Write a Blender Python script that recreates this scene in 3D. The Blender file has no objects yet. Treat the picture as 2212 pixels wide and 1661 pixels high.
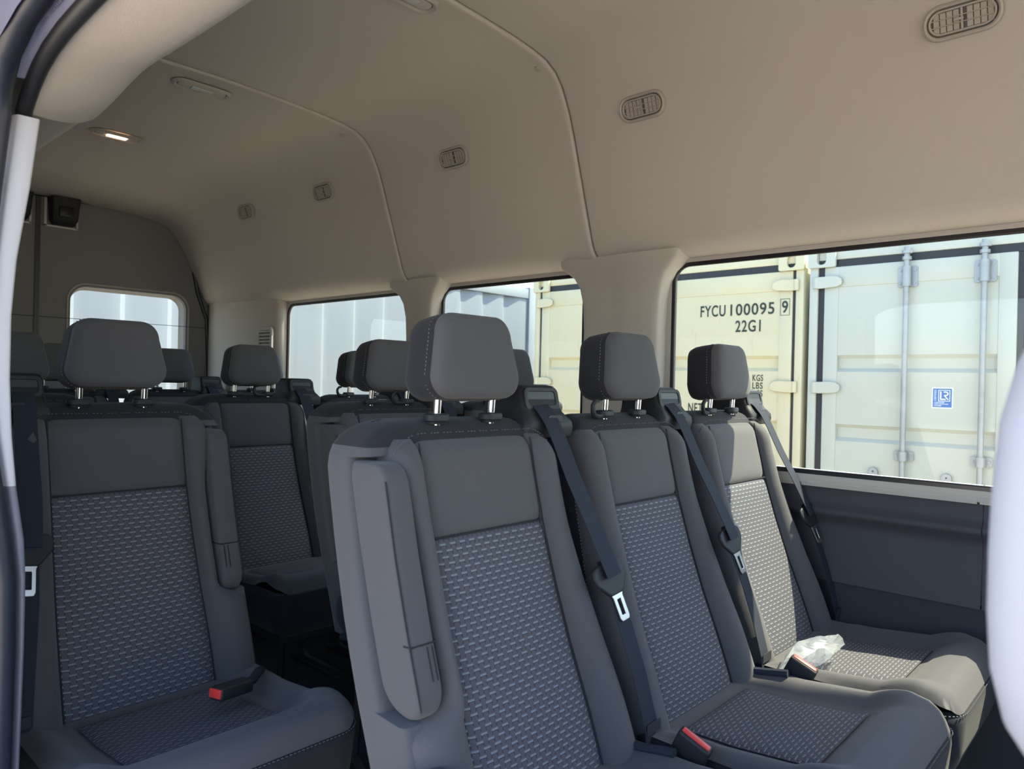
import bpy, bmesh, math, random
from mathutils import Vector, Matrix, noise
random.seed(7)
PI = math.pi
S = bpy.context.scene
COL = S.collection

# ------------------------------------------------------------------ materials
def lin(r, g, b):
    f = lambda c: (c/255/12.92) if c/255 <= .04045 else ((c/255+.055)/1.055)**2.4
    return (f(r), f(g), f(b), 1)

class NT:
    def __init__(s, m):
        m.use_nodes = True
        s.t = m.node_tree; s.t.nodes.clear()
        s.out = s.t.nodes.new('ShaderNodeOutputMaterial')
    def n(s, typ, **kw):
        nd = s.t.nodes.new(typ)
        for k, v in kw.items(): setattr(nd, k, v)
        return nd
    def l(s, a, b): s.t.links.new(a, b)
    def val(s, sock, v):
        if hasattr(v, 'default_value'): s.l(v, sock)
        else: sock.default_value = v
    def m(s, op, a, b=None, c=None):
        nd = s.n('ShaderNodeMath', operation=op)
        s.val(nd.inputs[0], a)
        if b is not None: s.val(nd.inputs[1], b)
        if c is not None: s.val(nd.inputs[2], c)
        return nd.outputs[0]
    def mix(s, f, a, b):
        nd = s.n('ShaderNodeMix', data_type='RGBA')
        s.val(nd.inputs[0], f); s.val(nd.inputs[6], a); s.val(nd.inputs[7], b)
        return nd.outputs[2]

def mat(name, col, rough=.6, metal=0, var=.0, vscale=40, bump=0, bscale=400, sheen=0, spec=.5, coat=0, emit=None, estr=0):
    m = bpy.data.materials.new(name); T = NT(m)
    p = T.n('ShaderNodeBsdfPrincipled'); T.l(p.outputs[0], T.out.inputs[0])
    p.inputs['Base Color'].default_value = col
    p.inputs['Roughness'].default_value = rough
    p.inputs['Metallic'].default_value = metal
    p.inputs['Specular IOR Level'].default_value = spec
    if coat: p.inputs['Coat Weight'].default_value = coat
    if sheen:
        p.inputs['Sheen Weight'].default_value = sheen; p.inputs['Sheen Roughness'].default_value = .5
    if emit:
        p.inputs['Emission Color'].default_value = emit; p.inputs['Emission Strength'].default_value = estr
    if var or bump:
        tc = T.n('ShaderNodeTexCoord')
    if var:
        nz = T.n('ShaderNodeTexNoise'); nz.inputs['Scale'].default_value = vscale; nz.inputs['Detail'].default_value = 4
        T.l(tc.outputs['Object'], nz.inputs['Vector'])
        dk = tuple(c*(1-var) for c in col[:3])+(1,); lt = tuple(min(1, c*(1+var)) for c in col[:3])+(1,)
        T.l(T.mix(nz.outputs[0], dk, lt), p.inputs['Base Color'])
    if bump:
        n2 = T.n('ShaderNodeTexNoise'); n2.inputs['Scale'].default_value = bscale; n2.inputs['Detail'].default_value = 2
        T.l(tc.outputs['Object'], n2.inputs['Vector'])
        b = T.n('ShaderNodeBump'); b.inputs['Strength'].default_value = bump; b.inputs['Distance'].default_value = .002
        T.l(n2.outputs[0], b.inputs['Height']); T.l(b.outputs[0], p.inputs['Normal'])
    return m

def woven(name):
    m = bpy.data.materials.new(name); T = NT(m)
    p = T.n('ShaderNodeBsdfPrincipled'); T.l(p.outputs[0], T.out.inputs[0])
    p.inputs['Roughness'].default_value = .8; p.inputs['Specular IOR Level'].default_value = .3
    uv = T.n('ShaderNodeUVMap'); sx = T.n('ShaderNodeSeparateXYZ'); T.l(uv.outputs[0], sx.inputs[0])
    U, V = sx.outputs[0], sx.outputs[1]
    vv = T.m('DIVIDE', V, .0098); row = T.m('FLOOR', vv); fv = T.m('FRACT', vv)
    odd = T.m('MULTIPLY', T.m('FLOORED_MODULO', row, 2.0), .5)
    fu = T.m('FRACT', T.m('ADD', T.m('DIVIDE', U, .0218), odd))
    lt = lambda a, b: T.m('LESS_THAN', a, b)
    gt = lambda a, b: T.m('GREATER_THAN', a, b)
    mul = lambda *a: a[0] if len(a) == 1 else T.m('MULTIPLY', a[0], mul(*a[1:]))
    near = lambda a, c, w: lt(T.m('ABSOLUTE', T.m('SUBTRACT', a, c)), w)
    dash = mul(near(fu, .5, .28), near(fv, .62, .155))
    tick = mul(T.m('MAXIMUM', near(fu, .235, .034), near(fu, .765, .034)), lt(fv, .46))
    dash_shadow = mul(near(fu, .5, .28), near(fv, .42, .05))  # thin shadow under each dash, drawn into the weave colour
    dark = T.m('MAXIMUM', tick, dash_shadow)
    base, light, dk = (.070, .068, .080, 1), (.165, .18, .205, 1), (.020, .020, .027, 1)
    c = T.mix(dark, base, dk); c = T.mix(dash, c, light)
    fine = T.n('ShaderNodeTexNoise'); fine.inputs['Scale'].default_value = 900
    tc = T.n('ShaderNodeTexCoord'); T.l(tc.outputs['Object'], fine.inputs['Vector'])
    T.l(c, p.inputs['Base Color'])
    h = T.m('SUBTRACT', T.m('ADD', T.m('MULTIPLY', dash, .4), T.m('MULTIPLY', fine.outputs[0], .5)), dark)
    b = T.n('ShaderNodeBump'); b.inputs['Strength'].default_value = .55; b.inputs['Distance'].default_value = .0012
    T.l(h, b.inputs['Height']); T.l(b.outputs[0], p.inputs['Normal'])
    return m

def pane_mat(name, tint, refl=.06):
    m = bpy.data.materials.new(name); T = NT(m)
    tr = T.n('ShaderNodeBsdfTransparent'); tr.inputs[0].default_value = tint
    gl = T.n('ShaderNodeBsdfGlossy'); gl.inputs['Roughness'].default_value = .0
    gl.inputs[0].default_value = (1, 1, 1, 1)
    lw = T.n('ShaderNodeLayerWeight'); lw.inputs[0].default_value = .5
    sch = T.m('ADD', T.m('MULTIPLY', T.m('POWER', lw.outputs['Facing'], 5.0), .9), .022)
    mx = T.n('ShaderNodeMixShader')
    T.l(sch, mx.inputs[0]); T.l(tr.outputs[0], mx.inputs[1]); T.l(gl.outputs[0], mx.inputs[2])
    T.l(mx.outputs[0], T.out.inputs[0])
    return m

def film_mat(name):
    m = bpy.data.materials.new(name); T = NT(m)
    tr = T.n('ShaderNodeBsdfTransparent'); tr.inputs[0].default_value = (.95, .97, 1, 1)
    gl = T.n('ShaderNodeBsdfGlossy'); gl.inputs['Roughness'].default_value = .12
    tl = T.n('ShaderNodeBsdfTranslucent'); tl.inputs[0].default_value = (.9, .92, .95, 1)
    df = T.n('ShaderNodeBsdfDiffuse'); df.inputs[0].default_value = (.85, .87, .9, 1)
    a = T.n('ShaderNodeMixShader'); a.inputs[0].default_value = .5
    T.l(tl.outputs[0], a.inputs[1]); T.l(df.outputs[0], a.inputs[2])
    lw = T.n('ShaderNodeLayerWeight'); lw.inputs[0].default_value = .35
    b = T.n('ShaderNodeMixShader'); b.inputs[0].default_value = .34
    T.l(tr.outputs[0], b.inputs[1]); T.l(a.outputs[0], b.inputs[2])
    c = T.n('ShaderNodeMixShader'); T.l(T.m('MULTIPLY', lw.outputs['Facing'], .55), c.inputs[0])
    T.l(b.outputs[0], c.inputs[1]); T.l(gl.outputs[0], c.inputs[2])
    T.l(c.outputs[0], T.out.inputs[0])
    return m

def painted_steel(name, col, rust=0.0):
    m = bpy.data.materials.new(name); T = NT(m)
    p = T.n('ShaderNodeBsdfPrincipled'); T.l(p.outputs[0], T.out.inputs[0])
    p.inputs['Roughness'].default_value = .5; p.inputs['Specular IOR Level'].default_value = .35
    tc = T.n('ShaderNodeTexCoord')
    nz = T.n('ShaderNodeTexNoise'); nz.inputs['Scale'].default_value = 2.2; nz.inputs['Detail'].default_value = 6
    T.l(tc.outputs['Object'], nz.inputs['Vector'])
    c = T.mix(nz.outputs[0], tuple(x*.93 for x in col[:3])+(1,), tuple(min(1, x*1.06) for x in col[:3])+(1,))
    if rust:
        mp = T.n('ShaderNodeMapping'); mp.inputs['Scale'].default_value = (14, 14, 2.5); T.l(tc.outputs['Object'], mp.inputs[0])
        n2 = T.n('ShaderNodeTexNoise'); n2.inputs['Scale'].default_value = 1.6; n2.inputs['Detail'].default_value = 8
        T.l(mp.outputs[0], n2.inputs['Vector'])
        rr = T.n('ShaderNodeValToRGB'); rr.color_ramp.elements[0].position = .70-rust*.1; rr.color_ramp.elements[1].position = .80
        T.l(n2.outputs[0], rr.inputs[0])
        c = T.mix(T.m('MULTIPLY', rr.outputs[0], .5), c, (.30, .17, .07, 1))
    T.l(c, p.inputs['Base Color'])
    return m

FAB = mat('seat_fabric', (.067, .065, .071, 1), .85, var=.14, vscale=700, bump=.25, bscale=1400, sheen=.12, spec=.25)
FABD = mat('seat_side_fabric', (.019, .019, .024, 1), .88, var=.2, vscale=700, bump=.25, bscale=1400, sheen=.08, spec=.2)
WOV = woven('woven_seat_fabric')
THREAD = mat('grey_thread', (.085, .085, .095, 1), .7)
SEAM = mat('dark_seam', (.012, .012, .015, 1), .9)
BLK = mat('black_plastic', (.016, .017, .020, 1), .55, spec=.3, bump=.15, bscale=900)
BLKG = mat('black_gloss_plastic', (.012, .012, .014, 1), .4, spec=.35)
WEB = mat('belt_webbing', (.024, .028, .040, 1), .8, spec=.15, var=.15, vscale=300, bump=.2, bscale=700)
CHROME = mat('chrome', (.75, .76, .78, 1), .12, 1)
STEEL = mat('tongue_steel', (.42, .41, .39, 1), .35, 1)
RED = mat('red_button', (.55, .035, .03, 1), .4)
HEAD = mat('headliner_fabric', (.475, .436, .400, 1), .95, var=.06, vscale=500, bump=.3, bscale=900, spec=.1)
TRIMG = mat('grey_trim_plastic', (.43, .40, .365, 1), .7, var=.03, vscale=300, bump=.12, bscale=900, spec=.3)
VENTM = mat('vent_plastic', (.37, .335, .30, 1), .5)
VENTD = mat('vent_shadow_plastic', (.09, .082, .075, 1), .6)
REARM = mat('shaded_rear_trim', (.19, .188, .195, 1), .75, var=.04, vscale=300, bump=.12, bscale=900, spec=.3)  # headliner tone with the shade at the rear put into its colour
PANEL = mat('dark_wall_panel', (.044, .043, .054, 1), .6, var=.05, vscale=400, bump=.2, bscale=1200, spec=.35)
CARPET = mat('dark_carpet', (.045, .045, .045, 1), .95, var=.5, vscale=500, bump=.6, bscale=600, spec=.1)
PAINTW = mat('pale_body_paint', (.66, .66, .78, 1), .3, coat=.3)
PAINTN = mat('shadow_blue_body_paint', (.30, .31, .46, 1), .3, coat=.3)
PILLAR = mat('pale_pillar_plastic', (.47, .465, .51, 1), .5)
PILLARD = mat('grey_lower_pillar_plastic', (.14, .14, .18, 1), .5)
RUBBER = mat('black_rubber', (.014, .015, .021, 1), .5)
RUBBERB = mat('blue_black_rubber', (.016, .019, .033, 1), .4)
FRIT = mat('black_glass_edge', (.01, .008, .012, 1), .3)
GLASS = pane_mat('tinted_pane', (.60, .645, .60, 1))
GLASS3 = pane_mat('privacy_pane', (.22, .24, .24, 1))
GLASS2 = pane_mat('rear_pane', (.66, .71, .70, 1))
FILM = film_mat('clear_film')
CREAM = painted_steel('cream_paint', (.56, .51, .34, 1), .6)
PALEG = painted_steel('pale_grey_paint', (.46, .475, .41, 1))
CORR = painted_steel('grey_blue_paint', (.165, .188, .216, 1), 0)
GALV = mat('galvanised_steel', (.33, .35, .355, 1), .5, .5, var=.15, vscale=25)
GASK = mat('door_gasket', (.014, .016, .022, 1), .6)
INK = mat('stencil_ink', (.022, .032, .026, 1), .7)
BLUE = mat('sticker_blue', (.035, .13, .44, 1), .5)
WHITE = mat('sticker_white', (.85, .9, .92, 1), .5)
GROUND = mat('yard_concrete', (.44, .385, .31, 1), .9, var=.15, vscale=3, bump=.2, bscale=60)
LENS = mat('lamp_lens', (.45, .46, .46, 1), .3)
LIT = mat('lit_lamp_lens', (.9, .7, .5, 1), .3, emit=(1, .62, .33, 1), estr=5)
LABEL = mat('belt_label', (.02, .022, .03, 1), .6)

# ------------------------------------------------------------------ helpers
def empty(name, loc=(0, 0, 0), rot=(0, 0, 0)):
    o = bpy.data.objects.new(name, None); COL.objects.link(o)
    o.location = loc; o.rotation_euler = rot; o.empty_display_size = .05
    return o

def tag(o, label=None, cat=None, group=None, kind=None):
    if label: o['label'] = label
    if cat: o['category'] = cat
    if group: o['group'] = group
    if kind: o['kind'] = kind
    return o

class MB:
    """collects verts / faces / uvs for ONE mesh"""
    def __init__(s): s.v = []; s.f = []; s.uv = {}
    def add(s, vs, fs, uvs=None):
        o = len(s.v); s.v += [tuple(p) for p in vs]; s.f += [tuple(i+o for i in f) for f in fs]
        if uvs:
            for i, u in enumerate(uvs): s.uv[o+i] = u
    def loft(s, rings, cap0=True, cap1=True, closed=True):
        n = len(rings[0]); vs = [p for r in rings for p in r]; fs = []
        for i in range(len(rings)-1):
            for j in range(n if closed else n-1):
                k = (j+1) % n
                fs.append((i*n+j, i*n+k, (i+1)*n+k, (i+1)*n+j))
        if closed and cap0: fs.append(tuple(range(n))[::-1])
        if closed and cap1: fs.append(tuple((len(rings)-1)*n+j for j in range(n)))
        s.add(vs, fs)
    def grid(s, nu, nv, fn, uvf=None):
        vs = []; uvs = []
        for i in range(nu):
            for j in range(nv):
                a, b = i/(nu-1), j/(nv-1)
                vs.append(fn(a, b)); uvs.append(uvf(a, b) if uvf else (a, b))
        fs = [(i*nv+j, (i+1)*nv+j, (i+1)*nv+j+1, i*nv+j+1) for i in range(nu-1) for j in range(nv-1)]
        s.add(vs, fs, uvs if uvf else None)
    def box(s, a, b, bev=0, seg=2, M=None):
        bm = bmesh.new(); bmesh.ops.create_cube(bm, size=1)
        for v in bm.verts:
            v.co = Vector([(a[i]+b[i])/2+v.co[i]*(b[i]-a[i]) for i in range(3)])
        if bev: bmesh.ops.bevel(bm, geom=bm.edges[:], offset=bev, segments=seg, profile=.5, affect='EDGES')
        s.bm(bm, M)
    def bm(s, bm, M=None):
        bm.verts.index_update()
        s.add([tuple((M @ v.co) if M else v.co) for v in bm.verts], [tuple(v.index for v in f.verts) for f in bm.faces]); bm.free()
    def tube(s, pts, r, n=10, cyc=False, cap=True):
        P = [Vector(p) for p in pts]; N = len(P); rings = []
        R = r if hasattr(r, '__len__') else [r]*N
        up = None
        for i in range(N):
            if cyc: t = P[(i+1) % N]-P[i-1]
            else: t = P[min(i+1, N-1)]-P[max(i-1, 0)]
            t.normalize()
            if up is None:
                up = Vector((0, 0, 1)) if abs(t.z) < .9 else Vector((1, 0, 0))
            a = t.cross(up); a.normalize(); b = a.cross(t); b.normalize(); up = b
            rings.append([P[i]+(a*math.cos(2*PI*k/n)+b*math.sin(2*PI*k/n))*R[i] for k in range(n)])
        if cyc: rings.append(rings[0])
        s.loft(rings, cap and not cyc, cap and not cyc)
    def cyl(s, p, q, r, n=16): s.tube([p, q], r, n)
    def dashes(s, pts, on=.0035, off=.003, r=.0008):
        """a row of short stitches along a path"""
        acc = 0; P = [Vector(p) for p in pts]
        for a, b in zip(P[:-1], P[1:]):
            L = (b-a).length
            if L < 1e-6: continue
            d = (b-a)/L; x = acc
            while x < L:
                e = min(L, x+on)
                if e-x > .001: s.tube([a+d*x, a+d*e], r, 4)
                x += on+off
            acc = x-L
    def build(s, name, m, parent=None, smooth=True, ang=40, sub=0):
        me = bpy.data.meshes.new(name); me.from_pydata(s.v, [], s.f)
        if s.uv:
            ul = me.uv_layers.new(name='UVMap')
            for lp in me.loops: ul.data[lp.index].uv = s.uv.get(lp.vertex_index, (0, 0))
        bm = bmesh.new(); bm.from_mesh(me)
        bmesh.ops.recalc_face_normals(bm, faces=bm.faces[:])
        bm.to_mesh(me); bm.free()
        me.materials.append(m)
        if smooth:
            for p in me.polygons: p.use_smooth = True
            me.set_sharp_from_angle(angle=math.radians(ang))
        o = bpy.data.objects.new(name, me); COL.objects.link(o)
        if parent: o.parent = parent
        if sub:
            md = o.modifiers.new('sub', 'SUBSURF'); md.levels = sub; md.render_levels = sub
        return o

def rrect(w, h, r, n=6, cx=0, cy=0):
    """rounded rectangle outline, w x h, counter-clockwise"""
    out = []
    for (sx, sy, a0) in ((1, 1, 0), (-1, 1, PI/2), (-1, -1, PI), (1, -1, 1.5*PI)):
        for k in range(n+1):
            a = a0+k*PI/2/n
            out.append((cx+sx*(w/2-r)+r*math.cos(a), cy+sy*(h/2-r)+r*math.sin(a)))
    return out

def plate(outer, holes, depth, bev=0):
    """mesh data of a flat plate with holes: 2D outline in XY, thickness along Z (centred)"""
    cu = bpy.data.curves.new('tmp', 'CURVE'); cu.dimensions = '2D'; cu.fill_mode = 'BOTH'
    cu.extrude = max(depth/2-bev, 0); cu.bevel_depth = bev; cu.bevel_resolution = 2
    for pts in [outer]+holes:
        sp = cu.splines.new('POLY'); sp.points.add(len(pts)-1); sp.use_cyclic_u = True
        for p, q in zip(sp.points, pts): p.co = (q[0], q[1], 0, 1)
    o = bpy.data.objects.new('tmp', cu); COL.objects.link(o)
    me = bpy.data.meshes.new_from_object(o.evaluated_get(bpy.context.evaluated_depsgraph_get()))
    vs = [v.co.copy() for v in me.vertices]; fs = [tuple(p.vertices) for p in me.polygons]
    bpy.data.objects.remove(o); bpy.data.curves.remove(cu); bpy.data.meshes.remove(me)
    return vs, fs

def add_plate(mb, outer, holes, depth, M, bev=0):
    vs, fs = plate(outer, holes, depth, bev)
    mb.add([M @ v for v in vs], fs)

def text_geo(txt, size, xs=1.0, depth=.002, weight=.0, align='LEFT'):
    cu = bpy.data.curves.new('tmp', 'FONT'); cu.body = txt; cu.size = size; cu.extrude = depth/2; cu.offset = weight; cu.align_x = align
    cu.space_character = 1.12
    o = bpy.data.objects.new('tmp', cu); COL.objects.link(o)
    me = bpy.data.meshes.new_from_object(o.evaluated_get(bpy.context.evaluated_depsgraph_get()))
    vs = [Vector((v.co.x*xs, v.co.y, v.co.z)) for v in me.vertices]; fs = [tuple(p.vertices) for p in me.polygons]
    bpy.data.objects.remove(o); bpy.data.curves.remove(cu); bpy.data.meshes.remove(me)
    return vs, fs

def frame(o, x, y, z):
    """matrix with origin o and axes x, y, z"""
    M = Matrix.Identity(4)
    for i, a in enumerate((x, y, z)):
        a = Vector(a).normalized()
        for k in range(3): M[k][i] = a[k]
    for k in range(3): M[k][3] = o[k]
    return M

def lerp(a, b, t): return a+(b-a)*t
def interp(x, pts):
    if x <= pts[0][0]: return pts[0][1]
    for (a, b), (c, d) in zip(pts[:-1], pts[1:]):
        if x <= c: return b+(d-b)*(x-a)/(c-a)
    return pts[-1][1]
def smooth(e0, e1, x):
    t = max(0, min(1, (x-e0)/(e1-e0))); return t*t*(3-2*t)
def copy_tree(o, parent=None):
    c = o.copy(); COL.objects.link(c)
    if parent: c.parent = parent
    for ch in o.children: copy_tree(ch, c)
    return c

# ------------------------------------------------------------------ van dimensions (x across to the far side, y to the rear, z up)
ZC = 1.06
XF, XN, YR = 2.13, .26, 4.46
FARPROF = [(1.19, 2.112), (1.36, 2.109), (1.50, 2.104), (1.62, 2.097), (1.70, 2.089), (1.765, 2.076), (1.81, 2.053), (1.845, 2.015), (1.868, 1.975), (1.888, 1.935),
           (1.914, 1.868), (1.943, 1.783), (1.976, 1.686), (2.006, 1.598), (2.022, 1.552), (2.036, 1.522), (2.056, 1.500), (2.085, 1.484), (2.115, 1.476), (2.15, 1.472)]
def mirror(p): return (2.38-p[0], p[1])
NEARPROF = [(.447, 1.545), (.448, 1.58), (.449, 1.65), (.454, 1.79), (.472, 1.93), (.505, 2.015), (.56, 2.062), (.64, 2.082), (.76, 2.096), (.95, 2.107)]

def prof(inset=0, far_only=False):
    P = NEARPROF+FARPROF
    if not inset: return P
    out = []
    for i, p in enumerate(P):
        a = P[max(0, i-1)]; b = P[min(len(P)-1, i+1)]
        tx, tz = b[0]-a[0], b[1]-a[1]; L = math.hypot(tx, tz)
        nx, nz = tz/L, -tx/L
        out.append((p[0]+nx*inset, p[1]+nz*inset))
    return out

def rear_drop(y):
    return .125*smooth(3.75, 4.45, y)
def headliner(name, y0, y1, lead, n):
    """one moulded headliner panel; lead: its front edge overlaps the panel ahead with a rolled edge"""
    mb = MB(); rows = []
    ys = [y0+(y1-y0)*k/n for k in range(n+1)]
    seq = []; tail = []
    if lead:
        seq = [(y0+.0035, -.014), (y0+.003, -.006), (y0+.003, -.001), (y0+.005, .003), (y0+.010, .0052), (y0+.019, .0058), (y0+.036, .004), (y0+.07, .0015), (y0+.12, .0)]
        ys = [y for y in ys if y > y0+.14]
    if y1 < 4:
        tail = [(y1-.012, 0), (y1-.005, -.001), (y1-.0025, -.003), (y1-.002, -.014)]
        ys = [y for y in ys if y < y1-.014]
    seq += [(y, 0) for y in ys]+tail
    for y, ins in seq:
        ring = []
        for (x, z) in prof(ins):
            f = smooth(1.5, 2.09, z)
            zz = z-rear_drop(y)*f
            ring.append((x, y, zz))
        rows.append(ring)
    mb.loft(rows, closed=False)
    o = mb.build(name, HEAD, ang=60)
    return o
for nm, a, b, ld, lab in (('ceiling', -1.7, 1.50, False, 'front'), ('ceiling', 1.50, 2.52, True, 'mid'), ('ceiling', 2.52, 4.45, True, 'rear')):
    o = headliner(nm, a, b, ld, 14)
    tag(o, kind='structure')

# outer roof skin so that no daylight leaks through
mb = MB()
R = [(.16, 1.53), (.20, 1.75), (.26, 2.0), (.42, 2.16), (.8, 2.21), (1.19, 2.23), (1.58, 2.21), (1.96, 2.16), (2.14, 2.0), (2.185, 1.75), (2.200, 1.53)]
mb.loft([[(x, y, z) for x, z in R] for y in (-1.75, 4.55)], closed=False)
tag(mb.build('trim_9', PAINTW), kind='structure')
# roof end fillers
for y in (4.5,):
    mb = MB(); mb.add([(x, y, z) for x, z in R], [tuple(range(len(R)))]); 
    me = mb.build('trim_10', REARM, smooth=False)
    bpy.data.objects.remove(me)

# floor, ground
mb = MB(); mb.box((.18, -1.75, -.06), (2.22, 4.5, 0)); tag(mb.build('floor', CARPET, smooth=False), kind='structure')
mb = MB(); mb.box((-40, -40, -.75), (60, 45, -.68)); tag(mb.build('ground', GROUND, smooth=False), kind='structure')

# ------------------------------------------------------------------ side walls (window band cut from a plate)
def MX(x, flip=False):   # plate XY -> world (y, z) at x
    return frame((x, 0, 0), (0, 1, 0), (0, 0, 1), (1, 0, 0))
W = [(-.48, 1.245, 'window_1'), (1.60, 2.375, 'window_2'), (2.59, 3.635, 'window_3')]
ZB, ZT = .818, 1.462
def wrect(a, b, g=0, r=.06): return rrect(b-a+2*g, ZT-ZB+2*g, r+g, 7, (a+b)/2, (ZT+ZB)/2)
mb = MB()
add_plate(mb, [(-1.75, .79), (4.5, .79), (4.5, 1.62), (-1.75, 1.62)], [wrect(a, b) for a, b, _ in W]+[rrect(.9, .6, .08, 6, -1.12, 1.16)],   .022, MX(2.136))
wall = tag(mb.build('wall_far', TRIMG, ang=30), kind='structure')
# outer skin + lower far wall
mb = MB(); mb.box((2.19, -1.75, -.3), (2.22, 4.5, .80)); tag(mb.build('wall_far_outside', PAINTW, smooth=False), kind='structure')
for a, b, nm in W:
    mb = MB(); mb.add([(2.142, y, z) for y, z in wrect(a, b, .02)], [tuple(range(len(wrect(a, b))))])
    p = tag(mb.build(nm, GLASS, smooth=False), kind='structure')
    mb = MB(); add_plate(mb, wrect(a, b, .004), [wrect(a, b, -.010)], .012, MX(2.133), .003)
    mb.build('window_gasket', FRIT, p)

# lower far wall lining with its pressed crease, plus lower carpeted panel
mb = MB()
PR = [(2.085, .802), (2.112, .800), (2.118, .79), (2.118, .745), (2.112, .730), (2.104, .722), (2.104, .716), (2.122, .700), (2.126, .690), (2.122, .66), (2.112, .60), (2.106, .54), (2.106, .522)]
def ext(mb, P, y0, y1, n=2): mb.loft([[(min(x+.036, 2.19), lerp(y0, y1, k/(n-1)), z) for x, z in P] for k in range(n)], closed=False)
PR2 = [(2.17, .80)]+[(2.102, .804), (2.104, .79), (2.106, .75), (2.104, .737), (2.092, .726), (2.088, .716), (2.092, .706), (2.110, .690), (2.113, .67), (2.106, .60), (2.100, .522), (2.16, .52)]
ext(mb, PR2, .362, 1.60); tag(mb.build('wall_far_lining', PANEL, ang=70), kind='structure')
mb = MB(); ext(mb, PR2, 1.604, 4.44); tag(mb.build('wall_far_lining', PANEL, ang=70), kind='structure')
mb = MB(); ext(mb, PR2, -1.7, .359); tag(mb.build('wall_far_lining', PANEL, ang=70), kind='structure')
mb = MB(); mb.box((2.146, -1.7, 0), (2.17, 4.45, .521)); tag(mb.build('wall_far_lower', mat('lower_wall_carpet', (.030, .032, .040, 1), .9, var=.3, vscale=500), smooth=False), kind='structure')
# window sill ledge
mb = MB(); mb.loft([[(x, y, z) for x, z in ((2.124, .785), (2.121, .796), (2.125, .803), (2.150, .823), (2.158, .826), (2.20, .826), (2.20, .785))] for y in (.372, 1.60)]); tag(mb.build('trim_1', TRIMG), kind='structure')
mb = MB(); mb.loft([[(x, y, z) for x, z in ((2.124, .785), (2.121, .796), (2.125, .803), (2.150, .823), (2.158, .826), (2.20, .826), (2.20, .785))] for y in (-.6, .366)]); tag(mb.build('trim_2', TRIMG), kind='structure')
mb = MB(); mb.loft([[(x, y, z) for x, z in ((2.124, .785), (2.121, .796), (2.125, .803), (2.150, .823), (2.158, .826), (2.20, .826), (2.20, .785))] for y in (1.606, 4.44)]); tag(mb.build('trim_3', TRIMG), kind='structure')

# pillar covers between the far windows, flaring out under the headliner
def pillar_cover(name, y0, y1, flare):
    mb = MB(); rings = []
    for z, e, d in ((.80, 0, 0), (.95, 0, 0), (1.10, 0, 0), (1.25, 0, .001), (1.34, .004, .003), (1.40, .016*flare, .008), (1.435, .036*flare, .014), (1.455, .060*flare, .022), (1.475, .085*flare, .03), (1.50, .09*flare, .03)):
        ya, yb = y0-e, y1+e; c = (ya+yb)/2; h = (yb-ya)/2; xi = 2.082-d
        sec = [(2.135, ya), (2.118, ya+.002), (xi+.012, ya+.010), (xi+.004, ya+.018), (xi, ya+.035), (xi-.006, lerp(ya, yb, .42)), (xi-.002, lerp(ya, yb, .5)), (xi+.004, lerp(ya, yb, .62)), (xi+.002, yb-.03), (xi+.006, yb-.016), (xi+.016, yb-.006), (2.118, yb), (2.135, yb+.001)]
        rings.append([(x, y, z) for x, y in sec])
    mb.loft(rings, closed=False)
    o = mb.build(name, TRIMG, ang=50)
    return tag(o, kind='structure')
pillar_cover('trim_4', 1.262, 1.585, 1)
pillar_cover('trim_5', 2.39, 2.575, 1)
# rear corner cover with louvred outlet
mb = MB(); rings = []
for z, d in ((.80, 0), (1.05, 0), (1.15, .0), (1.24, .012), (1.30, .015), (1.38, .012), (1.46, .012), (1.50, .02), (1.53, .05)):
    sec = [(2.128, 3.634), (2.112-d*.3, 3.637), (2.092-d, 3.66), (2.084-d, 3.75), (2.086-d, 3.95), (2.078-d*.7, 4.2), (2.066-d*.4, 4.36), (2.058, 4.43), (2.075, 4.452)]
    rings.append([(x, y, z) for x, y in sec])
mb.loft(rings, closed=False); tag(mb.build('trim_6', TRIMG, ang=50), kind='structure')
lv = empty('air_outlet', (2.063, 3.752, 1.20)); tag(lv, 'grey slatted air outlet on the rear corner trim beside the rear side window', 'vent')
mb = MB(); add_plate(mb, rrect(.155, .27, .03, 6), [rrect(.125, .24, .02, 6)], .014, frame((0, 0, 0), (0, 1, 0), (0, 0, 1), (-1, 0, 0)), .003); mb.build('bezel', TRIMG, lv)
mb = MB()
for k in range(13): mb.box((-.006, -.064, -.115+k*.0185), (.006, .064, -.106+k*.0185), .002)
mb.build('slats', VENTM, lv)
mb = MB(); mb.box((.004, -.064, -.121), (.007, .064, .121)); mb.build('backing', VENTD, lv)
bo = empty('belt_anchor_cover', (2.06, 4.22, 1.0)); tag(bo, 'pale round belt anchor boss on the rear corner trim behind the seats', 'anchor cover')
mb = MB(); mb.tube([(.02, 0, 0), (-.006, 0, 0), (-.014, 0, 0)], [.04, .04, .03], 20); mb.build('boss', TRIMG, bo)
mb = MB(); mb.tube([(-.012, 0, 0), (-.018, 0, 0)], [.016, .012], 16); mb.build('cap', TRIMG, bo)

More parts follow.
